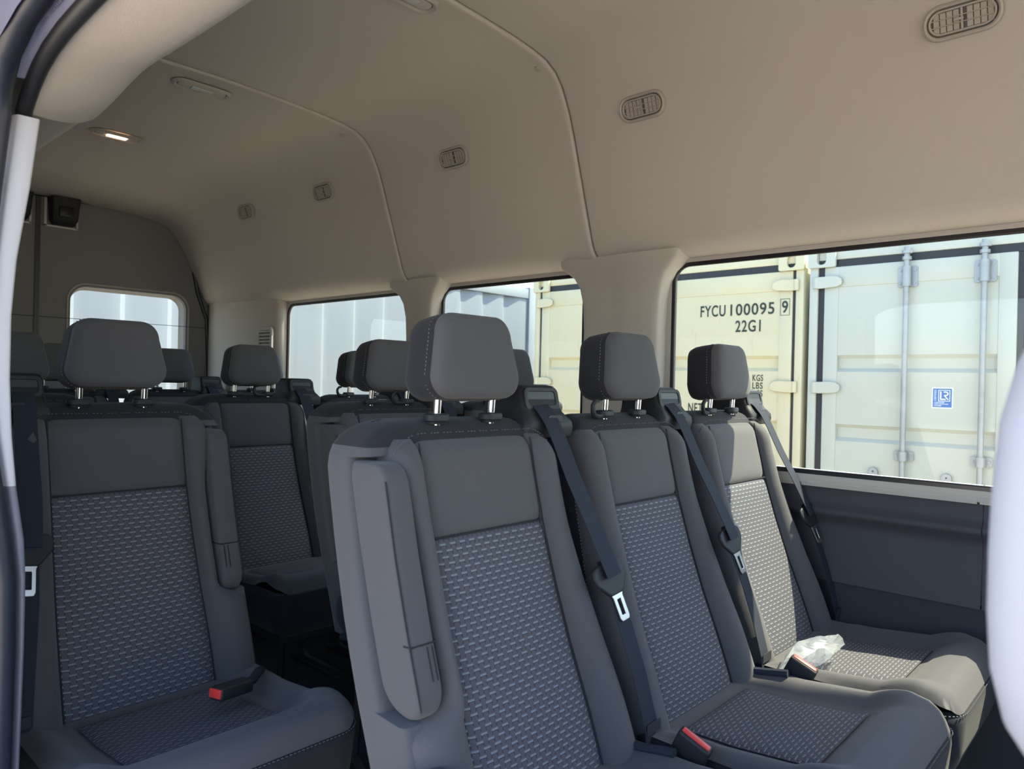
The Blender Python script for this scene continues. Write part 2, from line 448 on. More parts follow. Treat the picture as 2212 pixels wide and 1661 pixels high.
# ------------------------------------------------------------------ rear doors
def MY(y): return frame((0, y, 0), (1, 0, 0), (0, 0, 1), (0, -1, 0))
def rear_door(name, x0, x1, wx0, wx1, side):
    root = empty(name, (0, 0, 0)); tag(root, kind='structure')
    mb = MB()
    win = rrect(wx1-wx0, .70, .085, 8, (wx0+wx1)/2, 1.185)
    winb = rrect(wx1-wx0-.03, .67, .075, 8, (wx0+wx1)/2, 1.185)
    add_plate(mb, [(x0, .02), (x1, .02), (x1, 1.99), (x0, 1.99)], [win], .03, MY(4.475)); mb.build('door_panel', REARM, root, ang=30)
    mb = MB()   # window recess reveal
    mb.loft([[(x, 4.455, z) for x, z in rrect(wx1-wx0+.035, .735, .10, 8, (wx0+wx1)/2, 1.185)], [(x, 4.462, z) for x, z in rrect(wx1-wx0+.012, .712, .09, 8, (wx0+wx1)/2, 1.185)], [(x, 4.50, z) for x, z in win], [(x, 4.53, z) for x, z in winb]], False, False)
    mb.build('window_reveal', TRIMG, root, ang=60)
    mb = MB(); RR = rrect(wx1-wx0, .70, .085, 8, (wx0+wx1)/2, 1.185); mb.add([(x, 4.535, z) for x, z in RR], [tuple(range(len(RR)))]); g = mb.build('window_pane', GLASS2, root, smooth=False)
    mb = MB()
    for k in range(16): mb.box((wx0+.02, 4.529, .87+k*.0165), (wx1-.02, 4.5305, .8708+k*.0165))
    mb.build('heater_lines', mat('heater_line', (.25, .24, .22, 1), .5), g, smooth=False)
    mb = MB(); mb.box((x0+.004, 4.454, 1.352), (x1-.004, 4.461, 1.3545)); mb.build('panel_seam', SEAM, root, smooth=False)
    # latch box at the top
    s = side; cx = x0+.10 if s > 0 else x1-.10
    mb = MB(); rings = []
    for z, w, d in ((1.845, .05, .05), (1.87, .062, .07), (1.94, .066, .08), (1.985, .07, .085)):
        rings.append([(cx+u, 4.46-d/2+v, z) for u, v in rrect(w*2, d, .012, 3)])
    mb.loft(rings); lt = mb.build('latch', BLK, root)
    mb = MB(); mb.box((cx-.035, 4.375, 1.88), (cx+.035, 4.39, 1.94), .006); mb.build('latch_cover', BLKG, lt)
    mb = MB(); mb.box((cx-.085, 4.45, 1.835), (cx-.072, 4.458, 1.99)); mb.box((cx+.068, 4.45, 1.835), (cx+.078, 4.458, 1.99)); mb.box((cx-.085, 4.45, 1.832), (cx+.078, 4.458, 1.842)); mb.build('latch_plate', CHROME if False else mat('satin_plate', (.45, .45, .45, 1), .4, .3), lt, smooth=False)
    return root
rear_door('door_1', 1.155, 2.075, 1.305, 1.93, 1)
rear_door('door_2', .20, 1.135, .36, .985, -1)
mb = MB(); mb.box((1.134, 4.452, .02), (1.156, 4.49, 2.0)); tag(mb.build('trim_7', RUBBERB, smooth=False), kind='structure')
mb = MB()   # rubber seal around the rear opening
zt = 1.985
pts = [(2.075, 4.445, .05), (2.068, 4.445, 1.0), (2.045, 4.445, 1.40), (1.985, 4.44, 1.56), (1.955, 4.435, 1.70), (1.925, 4.43, 1.85), (1.895, 4.43, 1.945), (1.85, 4.43, 1.972), (1.6, 4.43, 1.985), (1.2, 4.43, 1.99), (.8, 4.43, 1.985), (.4, 4.43, 1.96)]
mb.tube([(x+.012, y+.016, z+.006) for x, y, z in pts], .011, 8); tag(mb.build('trim_8', RUBBERB), kind='structure')
mb = MB(); mb.box((.16, 4.47, 1.96), (2.22, 4.56, 2.24)); mb.box((2.075, 4.46, 0), (2.22, 4.56, 2.0)); mb.box((.16, 4.5, 0), (.22, 4.56, 2.0)); tag(mb.build('wall_rear', REARM, smooth=False), kind='structure')

# ------------------------------------------------------------------ near wall (doorway side) and front
mb = MB()
door_op = [(-.12, .02), (1.14, .02), (1.20, .08), (1.20, .35), (1.215, .62), (1.225, .8), (1.23, 1.0), (1.235, 1.25), (1.235, 1.38), (1.22, 1.425), (1.19, 1.457), (1.13, 1.482), (1.04, 1.497), (.92, 1.503), (.0, 1.503), (-.12, 1.40)]
add_plate(mb, [(-1.75, .0), (4.5, .0), (4.5, 1.62), (-1.75, 1.62)], [door_op, rrect(.75, .6, .06, 6, 2.03, 1.15), rrect(1.05, .6, .06, 6, 3.11, 1.15), rrect(.9, .6, .08, 6, -.85, 1.16)], .05, MX(.215))
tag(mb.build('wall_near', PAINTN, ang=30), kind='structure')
for k, (c, w) in enumerate(((2.03, .75), (3.11, 1.05))):
    mb = MB(); RR = rrect(w+.03, .63, .07, 6, c, 1.15); mb.add([(.20, y, z) for y, z in RR], [tuple(range(len(RR)))]); tag(mb.build('window_%d' % (4+k), GLASS3, smooth=False), kind='structure')
# near lower lining behind the doorway
mb = MB(); mb.box((.24, 1.32, .0), (.275, 4.45, .82)); tag(mb.build('wall_near_lining', PANEL, smooth=False), kind='structure')
# front bulkhead below the windscreen, windscreen
mb = MB(); mb.box((.18, -1.78, 0), (2.22, -1.70, .85)); tag(mb.build('wall_front', PANEL, smooth=False), kind='structure')
mb = MB(); mb.add([(.2, -2.3, .85), (2.2, -2.3, .85), (2.15, -1.72, 1.85), (.25, -1.72, 1.85)], [(0, 1, 2, 3)]); mb.add([(.2, -2.3, .85), (2.2, -2.3, .85), (2.2, -1.72, .84), (.2, -1.72, .84)], [])
tag(mb.build('window_6', GLASS, smooth=False), kind='structure')

# doorway header: fabric-covered reveal under the near headliner, with rubber seals and painted flange
def path_header():
    # (y, z) of the aperture edge from front to the rear upper corner
    return [(-.3, 1.507), (.3, 1.507), (.7, 1.507), (.88, 1.506), (.98, 1.503), (1.06, 1.499), (1.12, 1.491), (1.165, 1.479), (1.20, 1.463), (1.225, 1.447), (1.24, 1.435)]
def cat(P, m=4):
    out = []; V = [Vector((p[0], p[1], 0)) for p in P]
    for i in range(len(V)-1):
        a, b, c, d = V[max(0, i-1)], V[i], V[i+1], V[min(len(V)-1, i+2)]
        for k in range(m):
            t = k/m; q = .5*((2*b)+(c-a)*t+(2*a-5*b+4*c-d)*t*t+(3*b-a-3*c+d)*t**3); out.append((q.x, q.y))
    return out+[P[-1]]
mb = MB(); rows = []
PH = path_header()
inner = [(-.3, 1.507), (.3, 1.507), (.7, 1.507), (.88, 1.507), (1.0, 1.508), (1.10, 1.511), (1.16, 1.511), (1.215, 1.505), (1.265, 1.497), (1.32, 1.490), (1.375, 1.486)]
for (y, z), (yi, zi) in zip(cat(PH), cat(inner)):
    ring = []
    for k in range(9):
        t = k/8
        ring.append((lerp(.298, .432, t), lerp(y, yi, t), lerp(z, zi, t)-.007*math.sin(PI*t)+(.006*smooth(.8, 1, t))))
    ring.append((.440, yi+.0, zi+.028)); ring.append((.444, yi, zi+.09))
    rows.append(ring)
mb.loft(rows, closed=False); tag(mb.build('trim_11', HEAD, ang=70), kind='structure')
mb = MB()   # soft cover from the corner back along the near wall top
rows = []
for y, dz in ((1.315, 0), (1.34, .0), (1.40, 0), (1.6, 0), (2.2, 0), (4.4, 0)):
    rows.append([(.262, y, 1.36), (.275, y, 1.415), (.31, y, 1.452), (.36, y, 1.472), (.405, y, 1.484), (.424, y, 1.494), (.432, y, 1.53), (.442, y, 1.62)])
mb.loft(rows, closed=False); tag(mb.build('trim_12', TRIMG, ang=70), kind='structure')
# rubber seals
mb = MB(); mb.tube([(.298, y, z) for y, z in PH]+[(.300, 1.247, 1.428)], .011, 12)
tag(mb.build('door_seal', RUBBER), 'thick black rubber seal along the upper edge of the doorway headliner', 'seal')
mb = MB()
LP = [(.285, 1.42), (.275, 1.318), (.266, 1.215), (.264, 1.13), (.265, 1.048), (.272, .97), (.283, .898), (.294, .82), (.300, .764), (.301, .664), (.299, .492), (.297, .3), (.295, .05)]
top = [(.262, -.3, 1.53), (.262, .5, 1.53), (.262, .75, 1.53), (.258, .95, 1.522), (.256, 1.08, 1.505), (.256, 1.15, 1.482), (.257, 1.19, 1.45), (.258, 1.205, 1.41)]
mb.tube(top+[(l-.024, 1.21, z) for l, z in LP[1:]], .017, 12)
tag(mb.build('door_seal', RUBBERB), 'blue-black outer rubber seal running down the doorway pillar at the left edge', 'seal')
mb = MB(); mb.tube([(.235, y, z+.03) for _, y, z in top[:-1]]+[(.232, 1.20, 1.43)]+[(l-.052, 1.20, z) for l, z in LP[1:]], .018, 10)
tag(mb.build('trim_13', RUBBERB), kind='structure')
# painted flange between the seals above the door
mb = MB(); rows = []
for (y, z), (xx, yy, zz) in zip([(-.3, 1.507), (.5, 1.507), (.75, 1.507), (.95, 1.505), (1.08, 1.497), (1.15, 1.484), (1.2, 1.462)], top):
    rows.append([(.212, yy, zz+.055), (.262, yy, zz+.012), (.300, y, z+.008)])
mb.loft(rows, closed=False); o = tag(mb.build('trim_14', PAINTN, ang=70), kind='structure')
mb = MB(); mb.dashes([(.281, y+.005, z+.013) for y, z in PH[2:-1]], .003, .003, .0022); mb.build('seal_teeth', mat('pale_rubber', (.3, .3, .42, 1), .5), o, smooth=False)
# pillar cover beside the doorway
RP = [(.314, 1.423), (.3035, 1.324), (.289, 1.218), (.284, 1.139), (.284, 1.048), (.2875, .969), (.294, .897), (.305, .819), (.308, .762), (.308, .662), (.305, .49), (.303, .3), (.30, .05)]
def pillar(name, i0, i1, m, cut0=0, cut1=0):
    mb = MB(); rings = []
    for k in range(i0, i1+1):
        (l0, z), (l1, z1) = LP[k], RP[k]
        zz = z1
        rings.append([(l0-.004, 1.235, zz), (l0, 1.2225, zz), (l0+.003, 1.22, zz), (l1-.003, 1.22, zz), (l1, 1.223, zz), (l1+.004, 1.31, zz), (l0-.004, 1.31, zz)])
    mb.loft(rings); return mb.build(name, m, ang=60)
tag(pillar('trim_15', 0, 6, PILLAR), kind='structure')
tag(pillar('trim_16', 6, len(LP)-1, PILLARD), kind='structure')

# grab handle on the front doorway post
gh = empty('grab_handle', (.45, .06, .98)); tag(gh, 'smooth lilac-white rounded upright grab handle, out of focus at the right edge of the doorway', 'handle')
from mathutils import Vector as V3
mb = MB()
ax = Vector((.674, -.739, 0)).normalized()
HZ = -.004   # away from the opening
def hp(u, z, r=0): return tuple(ax*(u-.0025)+Vector((0, 0, z*1.03-.003)))
hc = .027
P = [hp(.085, .135), hp(.062, .128), hp(.046, .112), hp(.034, .088), hp(.0265, .062), hp(.0235, .03), hp(.0225, 0), hp(.0225, -.03), hp(.0245, -.056), hp(.030, -.076), hp(.042, -.093), hp(.060, -.107), hp(.085, -.115)]
mb.tube(P, [.030, .030, .030, .030, .030, .030, .030, .030, .030, .030, .030, .030, .030], 24)
mb.build('grip', mat('handle_plastic', (.36, .35, .39, 1), .5), gh)
mb = MB(); mb.tube([hp(.088, -.16), hp(.088, -.14), hp(.088, .16), hp(.088, .18)], [.02, .03, .03, .02], 16); mb.build('base', PILLAR, gh)

mb = MB(); mb.box((.24, -.15, .02), (.535, -.022, 1.50), .02, 4); tag(mb.build('trim_17', PILLARD), kind='structure')
# ------------------------------------------------------------------ ceiling fittings
def dome(loc, lit, label):
    r = empty('dome_light', (loc[0], loc[1], loc[2]-.004)); tag(r, label, 'ceiling light', 'dome lights along the headliner')
    mb = MB()
    o1 = rrect(.205, .078, .036, 8); o2 = rrect(.180, .054, .026, 8)
    mb.loft([[(x, y, .004) for x, y in rrect(.215, .088, .041, 8)], [(x, y, -.003) for x, y in o1], [(x, y, -.005) for x, y in rrect(.196, .069, .033, 8)], [(x, y, .000) for x, y in o2], [(x, y, .006) for x, y in rrect(.180, .054, .026, 8)]], False, False)
    mb.build('bezel', VENTM, r)
    mb = MB(); mb.loft([[(x, y, z) for x, y in rrect(.175*k, .049*k, .024*k, 8)] for z, k in ((.0045, 1), (-.001, .985), (-.002, .94), (-.0025, .5))], False, True); c = mb.build('cover', TRIMG, r)
    mb = MB(); mb.box((-.040, -.013, -.006), (.040, .013, -.002), .0015); mb.build('lens', LIT if lit else LENS, c)
    return r
dome((1.255, 1.575, 2.106), False, 'unlit oval ceiling light cut by the top edge of the photo')
dome((1.19, 2.655, 2.106), False, 'unlit oval ceiling light in the headliner panel behind the second seam')
dome((1.185, 3.475, 2.106), True, 'glowing oval ceiling light, the only one switched on, near the rear doors')
for (x, y, lab) in ((1.777, 1.545, 'small grey headliner clip beside the front ceiling seam'), (1.762, 2.607, 'small grey headliner clip beside the rear ceiling seam')):
    z = interp(x, [(a, b) for a, b in FARPROF])
    mb = MB(); mb.tube([(x, y, z+.004), (x-.001, y, z-.003), (x-.0015, y, z-.0045)], [.0125, .0125, .009], 18)
    tag(mb.build('headliner_clip', VENTM), lab, 'clip', 'headliner clips')

# oval air vents on the sloping headliner wall
sl = Vector((2.006-1.888, 0, 1.598-1.935)).normalized()    # down the slope
nrm = Vector((sl.z, 0, -sl.x)).normalized()                 # into the cabin
def vent():
    r = empty('air_vent')
    mb = MB()
    prof_ = ((.158, .077, .036, -.002), (.160, .079, .037, .005), (.157, .076, .0355, .0095), (.150, .069, .032, .0115), (.143, .062, .030, .0095), (.139, .058, .028, .004), (.139, .058, .028, .001))
    mb.loft([[(x, y, z) for x, y in rrect(w, h, q, 8)] for w, h, q, z in prof_], False, False); mb.build('bezel', VENTM, r)
    mb = MB()
    mb.loft([[(x, y, z) for x, y in rrect(w, h, q, 8)] for w, h, q, z in ((.1345, .0535, .026, .002), (.1345, .0535, .026, .0085), (.131, .050, .0245, .0095), (.126, .045, .022, .0085), (.125, .044, .0215, .003))], False, False)
    for k in (-.5, .5): mb.box((-.063, k*.0150-.0011, .0035), (.063, k*.0150+.0011, .0085), .0006, 1)
    mb.box((-.0020, -.022, .003), (.0020, .022, .0078))
    mb.box((-.016, -.0028, .006), (.004, .0028, .0125), .0015)
    mb.build('louvres', VENTM, r, ang=30)
    mb = MB()
    for k in range(9):
        if k != 4: mb.box((-.052+k*.0134-.0058, -.0215, .0018), (-.052+k*.0134+.0058, .0215, .0032), .0006, 1, Matrix.Rotation(math.radians(0), 4, 'Y'))
    mb.build('vanes', VENTM, r, smooth=False)
    mb = MB(); mb.loft([[(x, y, .0012) for x, y in rrect(.139, .058, .028, 8)], [(x, y, .0004) for x, y in rrect(.139, .058, .028, 8)]]); mb.build('backing', VENTD, r, smooth=False)
    return r
v0 = vent()
labs = ['largest oval air vent, cut by the upper right of the photo', 'oval air vent between the front ceiling seam and the upper right vent', 'oval air vent between the two ceiling seams', 'oval air vent just behind the rear ceiling seam', 'smallest oval air vent, nearest the rear doors']
for k, y in enumerate((.383, 1.226, 2.065, 2.938, 3.658)):
    v = v0 if k == 0 else copy_tree(v0)
    zc = 1.908+(0, 0, .004, .012, .02)[k]; xc = 1.898-(0, 0, .001, .004, .007)[k]
    v.matrix_world = frame((xc+nrm.x*.002, y, zc+nrm.z*.002), (0, -1, 0), (-sl.x, 0, -sl.z), nrm)
    tag(v, labs[k], 'air vent', 'oval air vents along the headliner')

# ------------------------------------------------------------------ seats (local: x across, y rearwards from the head restraint posts, z up from the floor)
YB = [(.36, -.232), (.43, -.208), (.50, -.182), (.60, -.142), (.70, -.108), (.80, -.078), (.90, -.053), (.97, -.037), (1.0, -.032)]
def yb(z): return interp(z, YB)

def make_seat(kind):
    """kind: 'middle', 'aisle' (folding armrest on -x), 'single' (mirrored aisle seat)"""
    arm = kind != 'middle'; mx = -1 if kind == 'single' else 1
    root = empty('passenger_seat')
    def B(mb, name, m, par, **k):
        if mx < 0: mb.v = [(-p[0], p[1], p[2]) for p in mb.v]
        return mb.build(name, m, par, **k)
    wlow, wtop = (.245, .198)
    def wr(z): return lerp(.238, .198, smooth(.45, .85, z))
    def wl(z):
        if not arm: return wr(z)
        return .244-.006*smooth(.6, .95, z)
    # ---- shell (dark hood; sides and back dark only without armrest)
    zt = .995
    zs = [.40, .44, .50, .55] + ([.574, .578] if arm else [.58]) + [.64, .70, .76, .82, .88, .92] + ([.938, .942] if arm else [.94]) + [.955, .968, .978, .986, .991, .9945]
    mb = MB(); rings = []
    for z in zs:
        R1 = .045; e = max(0, z-(zt-R1)); ins = R1-math.sqrt(max(0, R1*R1-e*e))
        R2 = .085; e2 = max(0, z-(zt-R2)); ins2 = R2-math.sqrt(max(0, R2*R2-e2*e2))
        a, b = -wl(z)+ins2*(1.15 if arm else .9), wr(z)-ins2*.9
        yf, yk = yb(z)+.016+ins*.95, yb(z)+.132-ins*.9
        f = yf
        if arm: f = yb(z)+(.058 if .576 < z < .94 else (.004 if z < .576 else .016+ins*.95))
        out = []
        rr = .030
        n = 14
        # front edge from -x to +x
        for k in range(n+1):
            t = k/n; x = lerp(a+.012, b-rr, t)
            y = yf
            if arm and x < -.180: y = f
            if arm and -.180 <= x < -.160: y = lerp(f, yf, (x+.180)/.020)
            out.append((x, y, z))
        for k in range(1, 6): q = -PI/2+k*PI/2/5; out.append((b-rr+rr*math.cos(q), yf+rr+rr*math.sin(q), z))
        for k in range(6): q = k*PI/2/5; out.append((b-rr+rr*math.cos(q), yk-rr+rr*math.sin(q), z))
        for k in range(1, 6): out.append((lerp(b-rr, a+rr, k/6), yk, z))
        for k in range(6): q = PI/2+k*PI/2/5; out.append((a+rr+rr*math.cos(q), yk-rr+rr*math.sin(q), z))
        yl = f if arm else yf
        out.append((a, max(yl+.03, (yl+yk)/2-.02), z)); out.append((a, yl+.012, z)); out.append((a+.004, yl+.004, z))
        rings.append(out)
    if arm:
        ih = zs.index(.955)
        mb.loft(rings[:ih+1]); B(mb, 'backrest', FAB, root, ang=50)  # sides lighter than the hood: doorway light put into the fabric colour
        mb = MB(); mb.loft(rings[ih:]); B(mb, 'hood', FABD, root, ang=50)
    else:
        mb.loft(rings); B(mb, 'backrest', FABD, root, ang=50)
    # ---- plain centre panel
    def ws(z): return lerp(.143, .134, smooth(.42, .85, z))
    def crown(z, a, z0, z1, dz=.006, w=.008):
        d = min(a, 1-a)*2*ws(z); e = min(z-z0, z1-z)
        k = lambda q: dz*math.exp(-max(q, 0)/w)
        return k(d)+k(e)
    def panel(z0, z1, nz, bulge, topround=0):
        mb = MB(); ns = 24
        def fn(a, b):
            z = lerp(z0, z1, b); x = lerp(-ws(z), ws(z), a)
            y = yb(z)-bulge*math.sin(PI*a)**.6*math.sin(PI*b)**.6+crown(z, a, z0, z1)
            if topround and z > z1-.03: y += .018*((z-(z1-.03))/.03)**2
            return (x, y, z)
        mb.grid(ns, nz, fn, lambda a, b: (lerp(-.14, .14, a)*1.0+.5, lerp(z0, z1, b)*1.06))
        return mb
    B(panel(.812, .966, 18, .004, 1), 'upper_panel', FAB, root, ang=180)
    B(panel(.395, .810, 40, .006), 'woven_panel', WOV, root, ang=180)
    # ---- bolsters
    for sgn in (-1, 1):
        mb = MB(); rows = []
        isarm = arm and sgn < 0
        zz = [.395+.571*k/44 for k in range(45)]
        for z in zz:
            si = ws(z)+.001
            so = (lerp(.242, lerp(.178, .196, smooth(.80, .92, z)), smooth(.555, .60, z)) if isarm else wr(z)+.001)
            w = so-si; b = lerp(.034, .020, smooth(.5, .9, z))
            ty = .0
            if z > .915:
                e = min(1, (z-.915)/.0525); q = math.sqrt(1-e*e); ty = .026*(1-q); b *= q; w *= 1-.42*(1-q)
            back_d = .036 if isarm and z > .60 else .045
            if isarm and z < .60: back_d = .03
            sec = [(0, .010), (.02, .001), (.09, -.40*b), (.2, -.72*b), (.33, -.93*b), (.47, -b), (.61, -.93*b), (.75, -.70*b), (.86, -.32*b), (.94, .10*b+.002), (.985, .5*b+.008), (1.0, .026), (1.0, back_d)]
            rows.append([(sgn*(si+u*w), yb(z)+v+ty, z) for u, v in sec])
        mb.loft(rows, closed=False)
        B(mb, 'bolster', FAB, root, ang=180)
    # piping seams between centre and bolsters + hood stitching
    mb = MB()
    for sgn in (-1, 1):
        mb.tube([(sgn*(ws(z)+.0005), yb(z)+.003, z) for z in [.40+.56*k/30 for k in range(31)]], .0016, 5)
    mb.tube([(lerp(-.134, .134, k/10), yb(.811)+.003, .811) for k in range(11)], .0016, 5)
    B(mb, 'seam', SEAM, root)
    mb = MB()
    st = []
    for k in range(41):
        x = lerp(-.19 if not arm else -.19, .185, k/40)
        dz = .03*max(0, (abs(x)-.13)/.06)**2
        z = .972-dz; st.append((x, yb(z)+.006, z+.003))
    mb.dashes([(x, y-.004, z) for x, y, z in st], .0035, .0035, .0009)
    B(mb, 'stitching', THREAD, root, smooth=False)
    if not arm:
        mb = MB()
        for sgn in (-1,):
            mb.dashes([(sgn*(wr(z)+.0022), yb(z)+.045, z) for z in [.45+.49*k/30 for k in range(31)]], .0035, .0035, .0009)
        B(mb, 'side_stitching', THREAD, root, smooth=False)
    # ---- armrest
    if arm:
        mb = MB(); rings = []
        z0, z1 = .578, .934; nz = 30
        for k in range(nz+1):
            t = k/nz
            z = z0+(z1-z0)*(.5-.5*math.cos(PI*t))
            d0 = z-z0; d1 = z1-z
            rb = .05; rt = .032
            fb = math.sqrt(max(0, 1-max(0, 1-d0/rb)**2)); ft = math.sqrt(max(0, 1-max(0, 1-d1/rt)**2))
            dep = .092; yfr = yb(z)-.026+dep*.45*(1-fb)+dep*.25*(1-ft); ybk = yb(z)-.026+dep-dep*.45*(1-fb)-dep*.10*(1-ft)
            wd = .048*(lerp(.55, 1, fb**.5))*(lerp(.6, 1, ft**.5))
            cx = -.206
            rings.append([(cx+x, (yfr+ybk)/2+y, z) for x, y in rrect(wd, max(ybk-yfr, .01), min(.010, max(ybk-yfr, .01)*.45, wd*.4), 4)])
        mb.loft(rings)
        ar = B(mb, 'armrest', FAB, root, ang=60)
        mb = MB()
        mb.tube([(-.2295, yb(z)-.0245, z) for z in [.60+.31*k/14 for k in range(15)]], .0014, 5)
        zq = .682; mb.tube([(-.2305, yb(zq)-.012, zq), (-.228, yb(zq)-.0255, zq), (-.185, yb(zq)-.0265, zq), (-.1820, yb(zq)-.014, zq), (-.1815, yb(zq)+.03, zq)], .0016, 5)
        for xx in (-.191, -.200): mb.tube([(xx, yb(z)-.0262, z) for z in (.678, .66, .645, .632)], .0014, 5)
        B(mb, 'armrest_seam', SEAM, ar)
        # hinge cover below the armrest
        if kind == 'aisle':
          mb = MB(); c = (-.248, -.205, .475)
          mb.tube([(c[0]+.03, c[1], c[2]), (c[0]-.012, c[1], c[2]), (c[0]-.026, c[1], c[2]), (c[0]-.033, c[1], c[2])], [.058, .058, .052, .030], 28)
          B(mb, 'hinge_cover', FABD, root)
    # ---- head restraint
    hz = 1.099
    def outl(k, inset=0):
        pts = []
        hb, ht, hh, r = .103-inset, .088-inset, .074-inset, .038
        cs = [(ht-r, hh-r, 0), (-(ht-r), hh-r, PI/2), (-(hb-r), -(hh-r), PI), (hb-r, -(hh-r), 1.5*PI)]
        for cx, cy, a0 in cs:
            for i in range(9):
                a = a0+i*PI/16; pts.append(((cx+r*math.cos(a))*k, (cy+r*math.sin(a))*k))
        return pts
    tl = math.radians(7)
    def hpnt(x, y, z): return (x, .018+y*math.cos(tl)+z*math.sin(tl), hz+z*math.cos(tl)-y*math.sin(tl))
    mb = MB()
    mb.loft([[hpnt(x, y, z) for x, z in outl(k, i)] for y, k, i in ((.046, .55, 0), (.044, .80, 0), (.037, .92, 0), (.022, .985, 0), (.0, 1, 0), (-.020, 1, 0), (-.032, .995, 0), (-.036, .985, .0), (-.032, .95, 0))], True, True)
    hr = B(mb, 'headrest', FABD, root, ang=60)
    mb = MB()
    mb.loft([[hpnt(x, y, z) for x, z in outl(k)] for y, k in ((-.034, .975), (-.037, .992), (-.043, .990), (-.051, .965), (-.057, .90), (-.060, .78), (-.0625, .55), (-.0635, .28), (-.064, .06))], False, True)
    B(mb, 'headrest_face', FAB, hr, ang=60)
    mb = MB(); P = [hpnt(x, -.024, z) for x, z in outl(1.006)]; mb.dashes(P+[P[0]], .0035, .0035, .0010); B(mb, 'headrest_stitching', THREAD, hr, smooth=False)
    for sx in (-1, 1):
        mb = MB(); mb.cyl((sx*.066, 0, .985), (sx*.066, -.004, 1.045), .0068, 16); B(mb, 'headrest_post', CHROME, root)
        mb = MB(); mb.loft([[(sx*.066+x*k, y*k, z) for x, y in rrect(.048, .030, .014, 6)] for z, k in ((.987, .80), (.991, .85), (.993, 1), (1.000, 1.02), (1.003, .97), (1.0045, .8))]); B(mb, 'post_guide', BLK, root)
    # ---- seat cushion
    x0, x1 = -.234, .234; y0, y1 = -.630, -.13
    def plan(ins, z, r=.06):
        return [(x, y, z) for x, y in rrect((x1-x0)-2*ins, (y1-y0)-2*ins, r-ins*.5, 8, 0, (y0+y1)/2)]
    def hgt(x, y):
        z = interp(y, [(-.63, .438), (-.61, .458), (-.585, .466), (-.55, .462), (-.51, .440), (-.48, .426), (-.35, .412), (-.2, .408)])
        z += .026*smooth(.148, .20, abs(x))*smooth(-.60, -.50, y)*(1-.5*smooth(-.32, -.2, y))
        return z
    mb = MB()
    mb.loft([plan(.045, .285), plan(.02, .30), plan(.006, .34), plan(.002, .38), plan(.0, .405), plan(.001, .418), plan(.008, .4235), plan(.022, .4215), plan(.034, .395)], True, False)
    cu = B(mb, 'seat_cushion', FABD, root, ang=60)
    mb = MB(); nx, ny = 49, 49
    def top(a, b):
        # squircle-ish mapping of the unit square to the rounded plan
        x = lerp(x0+.004, x1-.004, a); y = lerp(y0+.004, y1, b)
        r = .055
        cxx = max(0, abs(x)-(x1-r)); cyy = max(0, (y0+r)-y)
        q = math.hypot(cxx, cyy)
        if cxx > 0 and cyy > 0 and q > r*.93:
            f = r*.93/q; x = math.copysign((x1-r)+cxx*f, x); y = (y0+r)-cyy*f; q = r*.93
        dx = x1-abs(x); dy = y-y0
        d = min(dx, dy)
        if cxx > 0 and cyy > 0: d = r-q
        R = .035; dd = max(0, R-d)
        z = hgt(x, y)-(R-math.sqrt(max(0, R*R-dd*dd)))*1.2
        inner = abs(x) < .137 and -.515 < y < -.235
        if inner: z -= .004
        return (x, y, max(z, .4245) if d < R else z)
    mb.grid(nx, ny, top)
    B(mb, 'cushion_cover', FAB, cu, ang=180)
    mb = MB()
    def wfn(a, b):
        x = lerp(-.134, .134, a); y = lerp(-.500, -.250, b)
        d = min(min(a, 1-a)*.272, min(b, 1-b)*.27)
        return (x, y, hgt(x, y)+.006-.005*math.exp(-d/.006)+.004*math.sin(PI*a)*math.sin(PI*b))
    mb.grid(24, 24, wfn, lambda a, b: (a*.272, b*.27))
    B(mb, 'cushion_woven_panel', WOV, cu, ang=180)
    mb = MB()
    P = plan(-.0008, .424); n = len(P)
    mb.dashes([p for p in P if p[1] < -.35][:] if False else [P[(18+i) % n] for i in range(0, 18)], .004, .004, .001)
    B(mb, 'cushion_stitching', THREAD, cu, smooth=False)
    # ---- legs
    for sx in (-1, 1):
        mb = MB(); mb.tube([(sx*.17, -.54, .33), (sx*.17, -.53, .05), (sx*.17, -.50, .014), (sx*.17, -.14, .014), (sx*.17, -.10, .05), (sx*.17, -.13, .33)], .013, 8)
        mb.box((sx*.17-.022, -.56, 0), (sx*.17+.022, -.06, .012), .004)
        B(mb, 'leg', BLK, root)
    mb = MB(); mb.box((-.20, -.58, .262), (.20, -.14, .30), .008); B(mb, 'seat_frame', BLK, root)
    # ---- belt tower, belt, latch
    kx = .85 if kind == 'single' else 1
    def BK(mb, *a, **k):
        mb.v = [(p[0]*kx, p[1], p[2]+.028*smooth(.5, .7, p[2])*(1-smooth(.74, .9, p[2]))) if kx != 1 else p for p in mb.v]; return B(mb, *a, **k)
    tw = MB(); rings = []
    for z, a, b, ya, ybk in ((.955, .140, .288, -.022, .105), (.972, .140, .288, -.026, .108), (.985, .142, .284, -.026, .108), (1.003, .150, .270, -.012, .108), (1.012, .152, .268, -.006, .108), (1.046, .153, .266, .004, .106), (1.054, .157, .262, .010, .10), (1.057, .165, .255, .02, .09)):
        rings.append([((a+b)/2+x, (ya+ybk)/2+y, z) for x, y in rrect(b-a, ybk-ya, .014, 4)])
    tw.loft(rings); bt = BK(tw, 'belt_tower', BLK, root, ang=45)
    Mt = frame((.209, .000, 1.029), (1, 0, 0), (0, .22, 1), (0, -1, .22))
    t2 = MB(); add_plate(t2, rrect(.100, .044, .012, 5), [rrect(.086, .030, .008, 5, 0, .001)], .006, Mt, .0015); BK(t2, 'slot_bezel', BLK, bt)
    t3 = MB(); add_plate(t3, rrect(.084, .026, .006, 4, 0, .002), [], .004, Mt @ Matrix.Translation((0, 0, -.001))); BK(t3, 'slot_cover', BLKG, bt)
